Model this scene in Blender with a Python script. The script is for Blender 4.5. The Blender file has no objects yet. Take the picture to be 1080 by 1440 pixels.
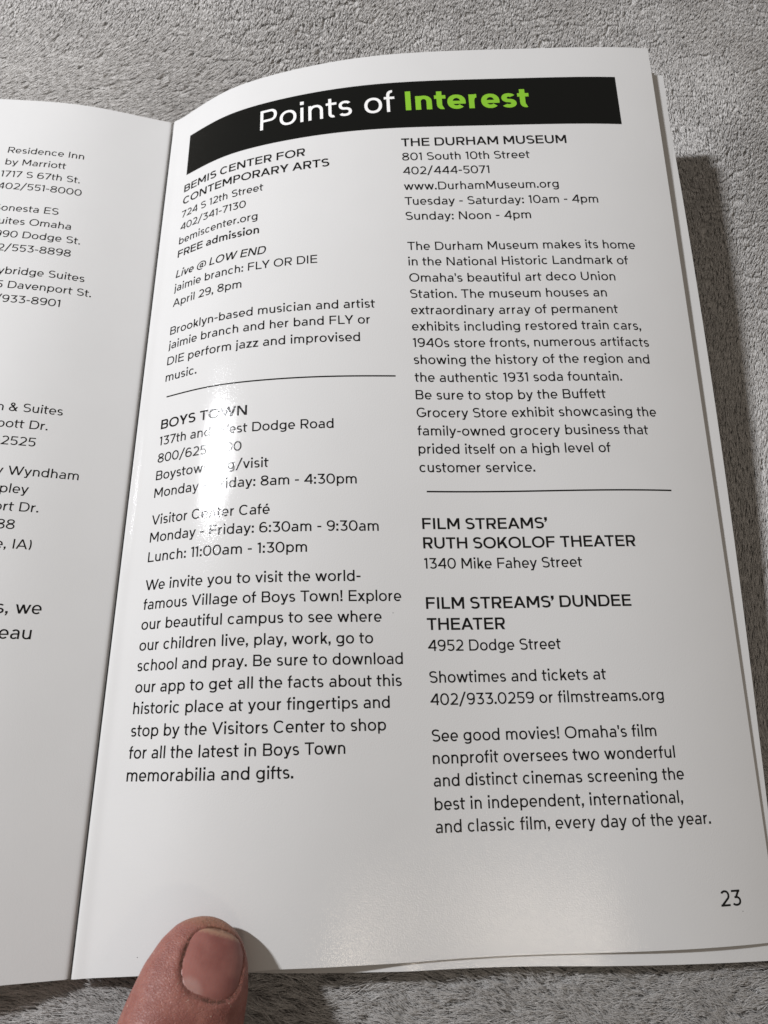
import bpy, bmesh, math, random
import numpy as np
from mathutils import Vector, Matrix, Euler

# One Blender unit = 100 mm; all measures below are in millimetres and go through MM.
MM = 0.01
sc = bpy.context.scene
COL = sc.collection
rng = np.random.default_rng(23)

# ---------------------------------------------------------------- camera
PHI = math.radians(7.8)                        # the booklet leans this much against the blanket
def rotvec(r):
    a = np.linalg.norm(r); k = np.asarray(r)/a
    K = np.array([[0,-k[2],k[1]],[k[2],0,-k[0]],[-k[1],k[0],0]])
    return np.eye(3) + math.sin(a)*K + (1-math.cos(a))*K@K
RY = np.array([[math.cos(PHI),0,math.sin(PHI)],[0,1,0],[-math.sin(PHI),0,math.cos(PHI)]])
cam_R = (rotvec([-0.341502,0.194098,-0.010007]) @ RY.T).T      # columns = camera axes in the world
cam_C = RY @ np.array([31.67954,-174.99367,148.02513])
cam_d = bpy.data.cameras.new('camera')
cam = bpy.data.objects.new('camera', cam_d); COL.objects.link(cam)
M4 = Matrix([[*cam_R[i], cam_C[i]*MM] for i in range(3)] + [[0,0,0,1]])
cam.matrix_world = M4
cam_d.sensor_fit = 'VERTICAL'; cam_d.sensor_height = 24.0
cam_d.lens = 883.289/1440*24.0
cam_d.clip_start = 0.01; cam_d.clip_end = 200
cam_d.dof.use_dof = True; cam_d.dof.focus_distance = 1.40; cam_d.dof.aperture_fstop = 2.2
sc.camera = cam

# ---------------------------------------------------------------- light and exposure
w = bpy.data.worlds.new('World'); sc.world = w; w.use_nodes = True
bg = w.node_tree.nodes['Background']
bg.inputs[0].default_value = (1.0, 0.88, 0.76, 1); bg.inputs[1].default_value = 0.19
def lamp(name, loc, target, sx, sy, power, colour):
    d = bpy.data.lights.new(name, 'AREA'); d.shape = 'RECTANGLE'; d.size = sx*MM; d.size_y = sy*MM
    d.energy = power; d.color = colour
    o = bpy.data.objects.new(name, d); COL.objects.link(o)
    o.location = Vector(loc)*MM
    o.rotation_euler = (Vector(target)-Vector(loc)).to_track_quat('-Z','Y').to_euler()
    return o
key = lamp('key_lamp', (-360, 92, 430), (60,-100,8), 12, 48, 440.0, (0.955, 0.965, 1.0))
fill = lamp('room_lamp', (245, -550, 640), (86,-210,0), 70, 70, 24.0, (1.0, 0.86, 0.70))
vs = sc.view_settings
vs.view_transform = 'Standard'; vs.look = 'None'; vs.exposure = 0.08; vs.gamma = 1.0; vs.use_curve_mapping = False
sc.cycles.use_denoising = True

# ---------------------------------------------------------------- helpers
def tag(o, label=None, cat=None, group=None, kind=None):
    for k, v in (('label',label),('category',cat),('group',group),('kind',kind)):
        if v: o[k] = v
    return o
def empty(name, loc=(0,0,0)):
    o = bpy.data.objects.new(name, None); o.location = loc; o.empty_display_size = .1; COL.objects.link(o); return o
class NT:
    """small node-tree helper"""
    def __init__(s, name):
        s.m = bpy.data.materials.new(name); s.m.use_nodes = True; s.t = s.m.node_tree
        s.b = s.t.nodes['Principled BSDF']; s.out = s.t.nodes['Material Output']
    def n(s, typ, **kw):
        x = s.t.nodes.new(typ)
        for k, v in kw.items():
            if k.startswith('i_'):
                key = k[2:]; key = int(key) if key.isdigit() else key.replace('_',' ')
                x.inputs[key].default_value = v
            else: setattr(x, k, v)
        return x
    def l(s, a, b): s.t.links.new(a, b)
    def math(s, op, a, b=None, clamp=False):
        x = s.n('ShaderNodeMath', operation=op, use_clamp=clamp)
        for i, v in enumerate((a, b)):
            if v is None: continue
            if hasattr(v, 'is_linked'): s.l(v, x.inputs[i])
            else: x.inputs[i].default_value = v
        return x.outputs[0]
    def mix(s, f, a, b):
        x = s.n('ShaderNodeMix', data_type='RGBA')
        for i, v in ((0,f),(6,a),(7,b)):
            if hasattr(v, 'is_linked'): s.l(v, x.inputs[i])
            else: x.inputs[i].default_value = v if i == 0 else (*v, 1) if len(v) == 3 else v
        return x.outputs[2]
    def ramp(s, f, p0, p1, smooth=True):
        x = s.n('ShaderNodeMapRange', interpolation_type='SMOOTHSTEP' if smooth else 'LINEAR')
        s.l(f, x.inputs[0]); x.inputs[1].default_value = p0; x.inputs[2].default_value = p1
        return x.outputs[0]
def spline(kx, ky):
    kx = np.asarray(kx, float); ky = np.asarray(ky, float); n = len(kx); h = np.diff(kx); A = np.eye(n); b = np.zeros(n)
    for i in range(1, n-1):
        A[i,i-1] = h[i-1]; A[i,i] = 2*(h[i-1]+h[i]); A[i,i+1] = h[i]
        b[i] = 6*((ky[i+1]-ky[i])/h[i]-(ky[i]-ky[i-1])/h[i-1])
    Mm = np.linalg.solve(A, b)
    def f(x):
        i = np.clip(np.searchsorted(kx, x)-1, 0, n-2); t = x-kx[i]; hh = h[i]
        return (ky[i]*(hh-t)+ky[i+1]*t)/hh - t*(hh-t)/6*((1+(hh-t)/hh)*Mm[i]+(1+t/hh)*Mm[i+1])
    return f
_lat = {}
def vnoise(x, y, seed):
    """smooth value noise, numpy"""
    if seed not in _lat: _lat[seed] = np.random.default_rng(seed).random((256,256))
    T = _lat[seed]; xi = np.floor(x).astype(int); yi = np.floor(y).astype(int); fx = x-xi; fy = y-yi
    fx = fx*fx*fx*(fx*(fx*6-15)+10); fy = fy*fy*fy*(fy*(fy*6-15)+10)
    g = lambda a, b: T[a & 255, b & 255]
    return (g(xi,yi)*(1-fx)+g(xi+1,yi)*fx)*(1-fy)+(g(xi,yi+1)*(1-fx)+g(xi+1,yi+1)*fx)*fy
def ss(a, b, x):
    t = np.clip((x-a)/(b-a), 0, 1); return t*t*(3-2*t)

# ---------------------------------------------------------------- the blanket's ground shape (used by base and pile)
def blanket_z(x, y):
    x = np.asarray(x, float); y = np.asarray(y, float)
    z = -4.2 + 1.6*(vnoise(x/60+3, y/60+9, 1)-.5) + 5.0*np.exp(-((x-182)**2+(y-15)**2)/(2*32**2))
    z += 3.0*np.exp(-((x-40)**2+(y-75)**2)/(2*40**2)) + 4*ss(60,190,y)*vnoise(x/90,y/90,5)
    return z
# ---------------------------------------------------------------- lettering: a geometric sans drawn from strokes
from mathutils import Vector
from mathutils.geometry import delaunay_2d_cdt
ADV = dict(zip("ABCDEFGHIJKLMNOPQRSTUVWXYZ", [738,682,721,771,651,641,769,756,284,552,696,592,871,776,842,653,842,687,627,629,748,710,1084,681,665,652]))
ADV.update(zip("abcdefghijklmnopqrstuvwxyz", [561,619,545,619,573,332,619,584,245,247,520,243,879,584,605,619,619,382,471,350,584,529,793,510,529,490]))
ADV.update(zip("0123456789", [670,352,603,610,650,605,641,575,636,620]))
ADV.update({' ':290,'.':225,',':225,'-':361,'/':510,':':240,'@':960,'!':245,"'":180,'’':190,'&':670,'é':573,')':340})
CH, XH, ASC = 720.0, 522.0, 742.0

def adv(c, w): return ADV[c]*(1+(w-84)*.0021) if c != ' ' else ADV[c]
def glyph_polys(c, w):
    h = w*(0.90-(w-84)*0.0019); a = adv(c, w); P = []
    def R(x0, y0, x1, y1): P.append([(x0,y0),(x1,y0),(x1,y1),(x0,y1)])
    def D(x0, y0, x1, y1, t): P.append([(x0,y0),(x0+t,y0),(x1+t,y1),(x1,y1)])
    def pt(cx, cy, rx, ry, d, e=2.15):
        t = math.radians(d); co, s = math.cos(t), math.sin(t)
        return (cx + rx*math.copysign(abs(co)**(2/e), co), cy + ry*math.copysign(abs(s)**(2/e), s))
    def ring(cx, cy, rx, ry, a0, a1, tw=None, th=None):
        tw = w if tw is None else tw; th = h if th is None else th
        n = max(3, int(abs(a1-a0)/360*30 + .5))
        o = [pt(cx,cy,rx,ry,a0+(a1-a0)*i/n) for i in range(n+1)]
        q = [pt(cx,cy,rx-tw,ry-th,a0+(a1-a0)*i/n) for i in range(n+1)]
        for i in range(n): P.append([o[i],o[i+1],q[i+1],q[i]])
    def S_(xl, xr, yb, yt, mid):
        cx = (xl+xr)/2; r1 = (yt-mid)/2; r2 = (mid+h-yb)/2
        ring(cx-4, yt-r1, (xr-xl)/2-12, r1, 32, 278); ring(cx, yb+r2, (xr-xl)/2, r2, 98, -148)
    t = w*1.09; ov = 10; L = 88 - (w-84)*0.25; so = 46 - (w-84)*0.12
    if c == 'A':
        D(14,0,(a-t)/2,CH,t); D(a-14-t,0,(a-t)/2,CH,t); R(a*.22,165,a*.78,165+h)
    elif c in 'BPR':
        R(L,0,L+w,CH)
        mid = 372 if c == 'B' else 320
        xr = a - (74 if c == 'B' else 48); yb = mid - (h/2 if c == 'B' else h*.5)
        ry = (CH-yb)/2; rx = min(ry*.95, xr-L-w); R(L,CH-h,xr-rx,CH); R(L,yb,xr-rx,yb+h); ring(xr-rx, yb+ry, rx, ry, -90, 90)
        if c == 'B':
            xr = a-48; yt = mid+h/2; ry = yt/2; rx = min(ry*.95, xr-L-w); R(L,0,xr-rx,h); R(L,yt-h,xr-rx,yt); ring(xr-rx, ry, rx, ry, -90, 90)
        if c == 'R': D(a-50-t*1.18,0,a*.44,yb+h*.5,t*1.18)
    elif c in 'CGO0Q':
        xl, xr = so, a-so+(12 if c in 'CG' else 0); cx = (xl+xr)/2; rx = (xr-xl)/2
        if c in 'O0Q': ring(cx,CH/2,rx,CH/2+ov,0,360)
        elif c == 'C': ring(cx+9,CH/2,rx+16,CH/2+ov,44,316)
        else:
            ring(cx,CH/2,rx,CH/2+ov,44,322); R(xr-w-12,110,xr-12,365); R(cx+15,365-h,xr-12,365)
    elif c == 'D':
        xr = a-so; R(L,0,L+w,CH); rx = min(345, xr-L-w); R(L,0,xr-rx,h); R(L,CH-h,xr-rx,CH); ring(xr-rx,CH/2,rx,CH/2,-90,90)
    elif c in 'EF':
        R(L,0,L+w,CH); R(L,CH-h,a-55,CH); R(L,(325 if c=='E' else 305),a-85,(325 if c=='E' else 305)+h)
        if c == 'E': R(L,0,a-50,h)
    elif c == 'H': R(L,0,L+w,CH); R(a-L-w,0,a-L,CH); R(L,325,a-L,325+h)
    elif c == 'I': R((a-w)/2,0,(a+w)/2,CH)
    elif c == 'K':
        R(L,0,L+w,CH); D(L+w*.4,230,a-45-t*1.25,CH,t*1.25); D(a-22-t*1.25,0,a*.40,430,t*1.25)
    elif c == 'L': R(L,0,L+w,CH); R(L,0,a-35,h)
    elif c == 'M':
        R(L,0,L+w,CH); R(a-L-w,0,a-L,CH); m = a/2; D(m-t*.5,170,L,CH,t*1.1); D(m-t*.5,170,a-L-t*1.1,CH,t*1.1)
    elif c == 'N': R(L,0,L+w,CH); R(a-L-w,0,a-L,CH); D(a-L-t*1.15,0,L,CH,t*1.15)
    elif c == 'S': S_(so+2,a-so+6,-ov,CH+ov,330-(w-84)*.1)
    elif c == 'T': R((a-w)/2,0,(a+w)/2,CH); R(30,CH-h,a-30,CH)
    elif c == 'U':
        R(L-6,300,L-6+w,CH); R(a-L+6-w,300,a-L+6,CH); ring(a/2,300,a/2-L+6,310,180,360)
    elif c == 'V': D((a-t)/2,0,14,CH,t); D((a-t)/2,0,a-14-t,CH,t)
    elif c == 'W':
        b = a*.305; D(b-t/2,0,18,CH,t); D(b-t/2,0,(a-t)/2,CH,t); D(a-b-t/2,0,(a-t)/2,CH,t); D(a-b-t/2,0,a-18-t,CH,t)
    elif c == 'Y': R((a-w)/2,0,(a+w)/2,300); D((a-t*1.15)/2,275,12,CH,t*1.15); D((a-t*1.15)/2,275,a-12-t*1.15,CH,t*1.15)
    elif c in 'bdpq':
        l = 78 if c in 'bp' else so; xr = a-so if c in 'bp' else a-78
        ring((l+xr)/2,XH/2,(xr-l)/2,XH/2+ov,0,360)
        x = l if c in 'bp' else xr-w
        R(x,0 if c in 'bd' else -178,x+w,ASC if c in 'bd' else XH)
    elif c == 'g':
        l = so; xr = a-78; ring((l+xr)/2,XH/2+12,(xr-l)/2,XH/2-2,0,360); R(xr-w,-12,xr,XH)
        ring((l+xr)/2+8,-10,(xr-l)/2-8,172,360,212)
    elif c == 'a':
        xr = a-75; xl = so+4; ry = 195; rx = (xr-xl)/2-14
        R(xr-w,0,xr,XH+ov-ry); ring(xr-rx,XH+ov-ry,rx,ry,0,145)
        yt = 312; by = (yt+ov)/2; rx2 = min(by*1.05,(xr-xl)*.6)
        ring(xl+rx2,yt-by,rx2,by,90,270); R(xl+rx2,yt-h*.92,xr-w*.5,yt-.0); ring(xr-w*.55-(xr-xl-rx2-w*.55),yt-by+20,xr-xl-rx2-w*.55,by+20,270,325)
    elif c == 'c': xl, xr = so, a-so+28; ring((xl+xr)/2,XH/2,(xr-xl)/2,XH/2+ov,43,317)
    elif c in 'eé':
        xl, xr = so, a-so; ring((xl+xr)/2,XH/2,(xr-xl)/2,XH/2+ov,-6,313-360+360) if False else ring((xl+xr)/2,XH/2,(xr-xl)/2,XH/2+ov,-5,316)
        R(xl+w*.5,XH/2-h*.62,xr-2,XH/2+h*.26)
        if c == 'é': D(a*.40,XH+70,a*.52,XH+205,t*1.2)
    elif c == 'f':
        x = 92; R(x,0,x+w,575); ring(x+165,575,165,172,180,84); R(16,XH-h,a-12,XH)
    elif c in 'hn':
        x0, x1 = 76, a-72; rx = (x1-x0)/2; ry = min(rx*1.02,230); cy = XH+ov-ry
        R(x0,0,x0+w,ASC if c=='h' else XH); R(x1-w,0,x1,cy); ring((x0+x1)/2,cy,rx,ry,0,165)
    elif c == 'm':
        x0 = 76; x2 = a-72; m = (x0+x2)/2
        R(x0,0,x0+w,XH)
        for l,r in ((x0,m+w/2),(m-w/2,x2)):
            rx = (r-l)/2; ry = min(rx*1.05,215); cy = XH+ov-ry; R(r-w,0,r,cy); ring((l+r)/2,cy,rx,ry,0,165)
    elif c == 'u':
        x0, x1 = 72, a-76; rx = (x1-x0)/2; ry = min(rx*1.02,230); cy = ry-ov
        R(x1-w,0,x1,XH); R(x0,cy,x0+w,XH); ring((x0+x1)/2,cy,rx,ry,180,345)
    elif c == 'r':
        R(76,0,76+w,XH); ring(345,250,345-76,XH+12-250,90,168)
    elif c in 'ij':
        x = (a-w)/2; R(x,0 if c=='i' else -70,x+w,XH); q = w*.62
        R(a/2-q,628,a/2+q,628+q*2)
        if c == 'j': ring(x+w-160,-70,160,108,360,276)
    elif c == 'k':
        R(76,0,76+w,ASC); D(76+w*.3,160,a-40-t*1.25,XH,t*1.25); D(a-14-t*1.2,0,a*.38,310,t*1.2)
    elif c == 'l': R((a-w)/2,0,(a+w)/2,ASC)
    elif c == 'o': ring(a/2,XH/2,a/2-so,XH/2+ov,0,360)
    elif c == 's': S_(so-4,a-so+6,-ov,XH+ov,XH*.5-h*.55)
    elif c == 't':
        x = 94; r = 92+w*.55; R(x,r-12,x+w,672); ring(x+r,r-ov,r,r,180,288); R(16,XH-h,a-18,XH)
    elif c == 'v': D((a-t)/2,0,14,XH,t); D((a-t)/2,0,a-14-t,XH,t)
    elif c == 'w':
        b = a*.30; D(b-t/2,0,16,XH,t); D(b-t/2,0,(a-t)/2,XH,t); D(a-b-t/2,0,(a-t)/2,XH,t); D(a-b-t/2,0,a-16-t,XH,t)
    elif c == 'x': q=t*1.2; D(16,0,a-20-q,XH,q); D(a-16-q,0,20,XH,q)
    elif c == 'y': D((a-t)/2,0,14,XH,t); D((a-t)/2-82,-178,a-14-t,XH,t); R((a-t)/2-150,-178,(a-t)/2-20,-178+h)
    elif c == 'z': q=t*1.3; R(42,XH-h,a-42,XH); R(38,0,a-38,h); D(40,h*.5,a-44-q,XH-h*.5,q)
    elif c == '1': x = a-85-w; R(x,0,x+w,CH); D(40,CH-118,x,CH-5,w*1.25) if False else P.append([(x+w*.5,CH),(48,CH-52),(48+w*.25,CH-52-h),(x+w*.5,CH-h*1.25)])
    elif c == '2':
        xl, xr = 48, a-48; rx = (xr-xl)/2-6; cy = CH+ov-rx*.92; ring((xl+xr)/2,cy,rx,rx*.92,150,-36); R(xl,0,xr,h)
        o_, q_ = pt((xl+xr)/2,cy,rx,rx*.92,-36), pt((xl+xr)/2,cy,rx-w,rx*.92-h,-36)
        P.append([q_, (xl,h*.55), (xl+t*1.35,h*.55), o_])
    elif c == '3':
        xr = a-46; xl = 46; R(xl+25,CH-h,xr-30,CH); D(a*.36,434-h,xr-40-t*1.1,CH-h*.5,t*1.1); ry = 222; rx=(xr-xl)/2
        ring(xr-rx,ry-ov,rx,ry,86,-146); R(a*.36,2*ry-ov-h,xr-rx+10,2*ry-ov)
    elif c == '4':
        x = a-165-w*.5; R(x,0,x+w,CH); R(36,160,a-42,160+h); D(36,160+h*.5,x-t*.3,CH,t*1.2)
    elif c == '5':
        xl, xr = 50, a-46; R(xl+52,CH-h,xr-25,CH); D(xl+32,350,xl+52,CH,w*.98); ry = 232; rx = (xr-xl)/2-4
        ring(xr-rx,ry-ov,rx,ry,118,-146); R(xl+40,350,xl+110,350+h*.9)
    elif c in '69':
        xl, xr = so, a-so; cx=(xl+xr)/2; rx=(xr-xl)/2; f=(lambda y:y) if c=='6' else (lambda y:CH-y); n0=len(P)
        ring(cx,232-ov,rx,232,0,360); ring(cx+14,CH/2,rx+14,CH/2+ov,180,52); R(xl,215,xl+w,CH/2)
        if c == '9': P[n0:] = [[(a-x,CH-y) for x,y in p] for p in P[n0:]]
    elif c == '7': R(38,CH-h,a-36,CH); D(a*.25,0,a-40-t*1.05,CH-h*.5,t*1.05)
    elif c == '8':
        ring(a/2,200-ov+5,a/2-so,205,0,360); ring(a/2,CH+ov-182,a/2-so-30,182,0,360)
    elif c == '.': q=w*.66; R(a/2-q,0,a/2+q,q*2)
    elif c == ',': q=w*.66; R(a/2-q,0,a/2+q,q*2); D(a/2-q*1.1,-120,a/2-q*.1,10,q*1.1)
    elif c == ':': q=w*.66; R(a/2-q,0,a/2+q,q*2); R(a/2-q,XH-q*2-20,a/2+q,XH-20)
    elif c == '-': R(50,255,a-50,255+h*1.05)
    elif c == '/': D(8,-105,a-8-t,CH+80,t)
    elif c == '!': q=w*.66; R(a/2-q,0,a/2+q,q*2); P.append([(a/2-w*.36,205),(a/2+w*.36,205),(a/2+w*.62,CH),(a/2-w*.62,CH)])
    elif c == "'": P.append([(a/2-w*.35,470),(a/2+w*.35,470),(a/2+w*.6,CH),(a/2-w*.6,CH)])
    elif c == '’': q=w*.66; R(a/2-q,CH-2*q,a/2+q,CH); D(a/2-q*1.1,CH-2*q-110,a/2-q*.1,CH-2*q+10,q*1.1)
    elif c == ')': ring(a*.05,CH/2-20,a*.66,470,-58,58)
    elif c == '&':
        ring(a*.40,190,a*.40-so,200,300,50) if False else ring(a*.385,185,a*.385-30,195,0,360); ring(a*.40,CH-150,160,160,0,360); D(a-40-t*1.3,0,a*.23,CH-190,t*1.3); D(a*.66,170,a-45-w,370,w)
    elif c == '@':
        ring(a/2,290,a/2-40,400,-30,290,w*.8,h*.8); ring(a/2-15,285,175,200,0,360,w*.9,h*.9); R(a/2+160-w*.9,150,a/2+160,480); ring(a/2+290-w,190,130+w*.3,110,180,330,w*.8,h*.8)
    return P

_GC = {}
def glyph(c, w):
    k = (c, w)
    if k not in _GC:
        P = glyph_polys(c, w)
        V, F = [], []
        for p in P:
            ar = sum(p[i-1][0]*p[i][1]-p[i][0]*p[i-1][1] for i in range(len(p)))
            if abs(ar) < 1: continue
            if ar < 0: p = p[::-1]
            F.append(list(range(len(V), len(V)+len(p)))); V += [Vector((x/1000, y/1000)) for x, y in p]
        if not F: _GC[k] = ([], [])
        else:
            r = delaunay_2d_cdt(V, [], F, 1, 1e-5)
            _GC[k] = ([(v[0], v[1]) for v in r[0]], [tuple(f) for f, og in zip(r[2], r[5]) if og])
    return _GC[k]
def track(c, w): return adv(c, w)/1000
def typeset(text, w):
    """-> list of (vertex list, face list) in em units, x from the left ink edge, and the ink width"""
    x = 0; out = []; lo = 1e9; hi = -1e9
    for i, c in enumerate(text):
        vs, fs = glyph(c, w); off = 0
        vv = [(x+off+p[0], p[1]) for p in vs]
        if vv: lo = min(lo, min(p[0] for p in vv)); hi = max(hi, max(p[0] for p in vv)); out.append((vv, fs))
        x += track(c, w)
        if text[i:i+2] in ('To','Tu','Ta','11','Fa','AT','TA','LY','We','FA','VA','AV'): x -= .05
        if text[i:i+2] in ('AR','RA'): x -= .01
    return [([(p[0]-lo, p[1]) for p in v], f) for v, f in out], hi-lo
# ---------------------------------------------------------------- paper and ink
def paper_material(name, col=(0.635,0.635,0.63), rough=0.12):
    m = NT(name); b = m.b
    tc = m.n('ShaderNodeTexCoord')
    n1 = m.n('ShaderNodeTexNoise', i_Scale=9.0, i_Detail=4.0); m.l(tc.outputs['Object'], n1.inputs['Vector'])
    c = m.mix(n1.outputs[0], tuple(v*.975 for v in col), tuple(min(1,v*1.02) for v in col))
    m.l(c, b.inputs['Base Color'])
    n2 = m.n('ShaderNodeTexNoise', i_Scale=380.0, i_Detail=2.0); m.l(tc.outputs['Object'], n2.inputs['Vector'])
    n3 = m.n('ShaderNodeTexNoise', i_Scale=12.0, i_Detail=2.0); m.l(tc.outputs['Object'], n3.inputs['Vector'])
    h = m.math('ADD', m.math('MULTIPLY', n2.outputs[0], 0.0008), m.math('MULTIPLY', n3.outputs[0], 0.0003))
    bp = m.n('ShaderNodeBump', i_Strength=1.0, i_Distance=0.28); m.l(h, bp.inputs['Height']); m.l(bp.outputs[0], b.inputs['Normal'])
    r = m.math('ADD', m.math('MULTIPLY', n1.outputs[0], 0.06), rough-.03); m.l(r, b.inputs['Roughness'])
    b.inputs['IOR'].default_value = 1.36
    b.inputs['Coat Weight'].default_value = 0.0; b.inputs['Coat Roughness'].default_value = .10; m.l(bp.outputs[0], b.inputs['Coat Normal'])
    return m.m
M_PAPER = paper_material('coated_paper')
M_BLACK = paper_material('black_ink', (0.007,0.007,0.007))
M_BAN = paper_material('banner_ink', (0.006,0.0065,0.006), .2); M_BAN.node_tree.nodes['Principled BSDF'].inputs['Specular IOR Level'].default_value = .28
M_WHITE = paper_material('unprinted_white', (0.84,0.84,0.83))
M_GREEN = paper_material('green_ink', (0.23,0.50,0.035))

# ---------------------------------------------------------------- the curl of the pages
H = 215.9; W = 139.046
KN = [0,.05,.11,.18,.27,.38,.52,.7,.85,1.0]
TH = ([0.5751,0.5728,0.5421,0.3852,0.2688,0.1675,0.1258,0.1862,0.1303,-0.0004],
      [-0.3049,-0.3122,-0.2963,-0.3204,-0.3356,-0.3467,-0.2064,-0.0139,-0.0839,-0.1548],
      [-0.0675,-0.0651,-0.0648,-0.0756,-0.0691,0.014,0.0742,0.0444,0.0915,0.1732])
NU = 420
G = np.linspace(0, 1.05, NU)
Ag, Bg, Cg = (spline(KN, k)(np.minimum(G,1.0)) for k in TH)
KD = [0,.2,.6,1.]
KL = [0,.05,.12,.22,.35,.5,1.]
LT = ([0.0235,0.098,0.1165,-0.0186,-0.092,-0.12,-0.1098], [0.0649,0.0779,0.1012,0.1056,0.0707,0.0393,-0.0132])
class Sheet:
    """A page as a curled surface: u runs from the fold outwards, v from the top edge down (mm)."""
    def __init__(s, a, b, c, side=1, dz=0.0, dx=0.0): s.a, s.b, s.c, s.side, s.dz, s.dx = a, b, c, side, dz, dx
    def __call__(s, u, v, normal=False):
        u = np.asarray(u,float); v = np.asarray(v,float); t = v/H-.5; d = (G[1]-G[0])*W
        P = np.empty((len(u),3)); N = np.empty((len(u),3)) if normal else None
        order = np.arange(len(u))
        for i0 in range(0, len(u), 4000):
            k = order[i0:i0+4000]; tt = t[k]
            th = s.a[None]+tt[:,None]*s.b[None]+(tt*tt)[:,None]*s.c[None]
            co, si = np.cos(th), np.sin(th)
            z0 = np.zeros((len(k),1))
            X = np.concatenate([z0, np.cumsum((co[:,1:]+co[:,:-1])/2*d,1)],1); Z = np.concatenate([z0, np.cumsum((si[:,1:]+si[:,:-1])/2*d,1)],1)
            q = np.clip(u[k],0,None)/d; i = np.clip(np.floor(q).astype(int),0,NU-2); f = q-i; r = np.arange(len(k))
            P[k,0] = s.side*(X[r,i]*(1-f)+X[r,i+1]*f)+s.dx; P[k,1] = -v[k]; P[k,2] = Z[r,i]*(1-f)+Z[r,i+1]*f+s.dz
            if normal:
                tq = th[r,i]*(1-f)+th[r,i+1]*f
                N[k,0] = -s.side*np.sin(tq); N[k,1] = 0; N[k,2] = np.cos(tq)
        if normal:
            e = .5; Q = s(u, v+e)-s(u, v-e)                       # along v, already in the world frame
            T = np.cross(N@RY.T, np.array([0,1.,0])); 
            N = np.cross(T, -Q) if True else N
            N /= np.linalg.norm(N,axis=1)[:,None]; N[N[:,2]<0] *= -1
            return P@RY.T, N
        return P@RY.T
class Under(Sheet):
    """a sheet pressed beneath another one: it keeps at least `gap` below it"""
    def __init__(s, base, over, gap): s.base, s.over, s.gap, s.side = base, over, gap, base.side
    def pos(s, u, v):
        P = s.base(u, v); q = np.minimum(u, W-.01)
        for _ in range(3):                           # the point of the upper sheet straight above
            Q = s.over(q, v); q = np.clip(q+(P[:,0]-Q[:,0])*s.side, 0, W-.01)
        Q = s.over(q, v)
        lim = Q[:,2] - s.gap*ss(0, 8, u) - .05
        x = P[:,2]-lim; k = .06                      # soft minimum
        P[:,2] = lim - k*np.log1p(np.exp(np.clip(-x/k,-50,50))); return P
    def __call__(s, u, v, normal=False):
        u = np.asarray(u,float); v = np.asarray(v,float); P = s.pos(u, v)
        if not normal: return P
        A = s.pos(u+.4,v)-s.pos(np.maximum(u-.4,0),v); B = s.pos(u,v+.4)-s.pos(u,v-.4)
        N = np.cross(A, B); N /= np.linalg.norm(N,axis=1)[:,None]+1e-12; N[N[:,2]<0] *= -1
        return P, N
u_mm = G*W
crease = 0.75*np.exp(-(u_mm/0.45)**2) - 0.16*np.exp(-((u_mm-2.1)/1.2)**2)
S_PAGE = Sheet(Ag+crease, Bg, Cg, 1, 0.0, 0.12)
aL, bL = (spline(KL, k)(np.minimum(G,1.0)) for k in LT)
sm = lambda a: np.convolve(np.pad(a,24,'edge'),np.hanning(49)/np.hanning(49).sum(),'valid')
aL = sm(sm(aL))+.08*np.exp(-u_mm/9); bL = bL+.07*np.exp(-u_mm/10)
S_LEFT = Sheet(aL+1.0*np.exp(-(u_mm/0.7)**2), bL, np.zeros(NU), -1, -0.55, -0.22)
def offset_sheet(p, dz):
    return Sheet(Ag+spline(KD,p[:4])(np.minimum(G,1)), Bg+spline(KD,p[4:])(np.minimum(G,1)), Cg, 1, dz, 0.25)
S_TWO = offset_sheet([0.0042, -0.0201, 0.0426, -0.1327, -0.5086, 0.0344, 0.1689, -0.3218], -0.3)
S_THREE = offset_sheet([0.0106, -0.0382, -0.0766, 0.2385, -0.9624, 0.1954, 0.1237, -0.355], -0.3)

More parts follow.
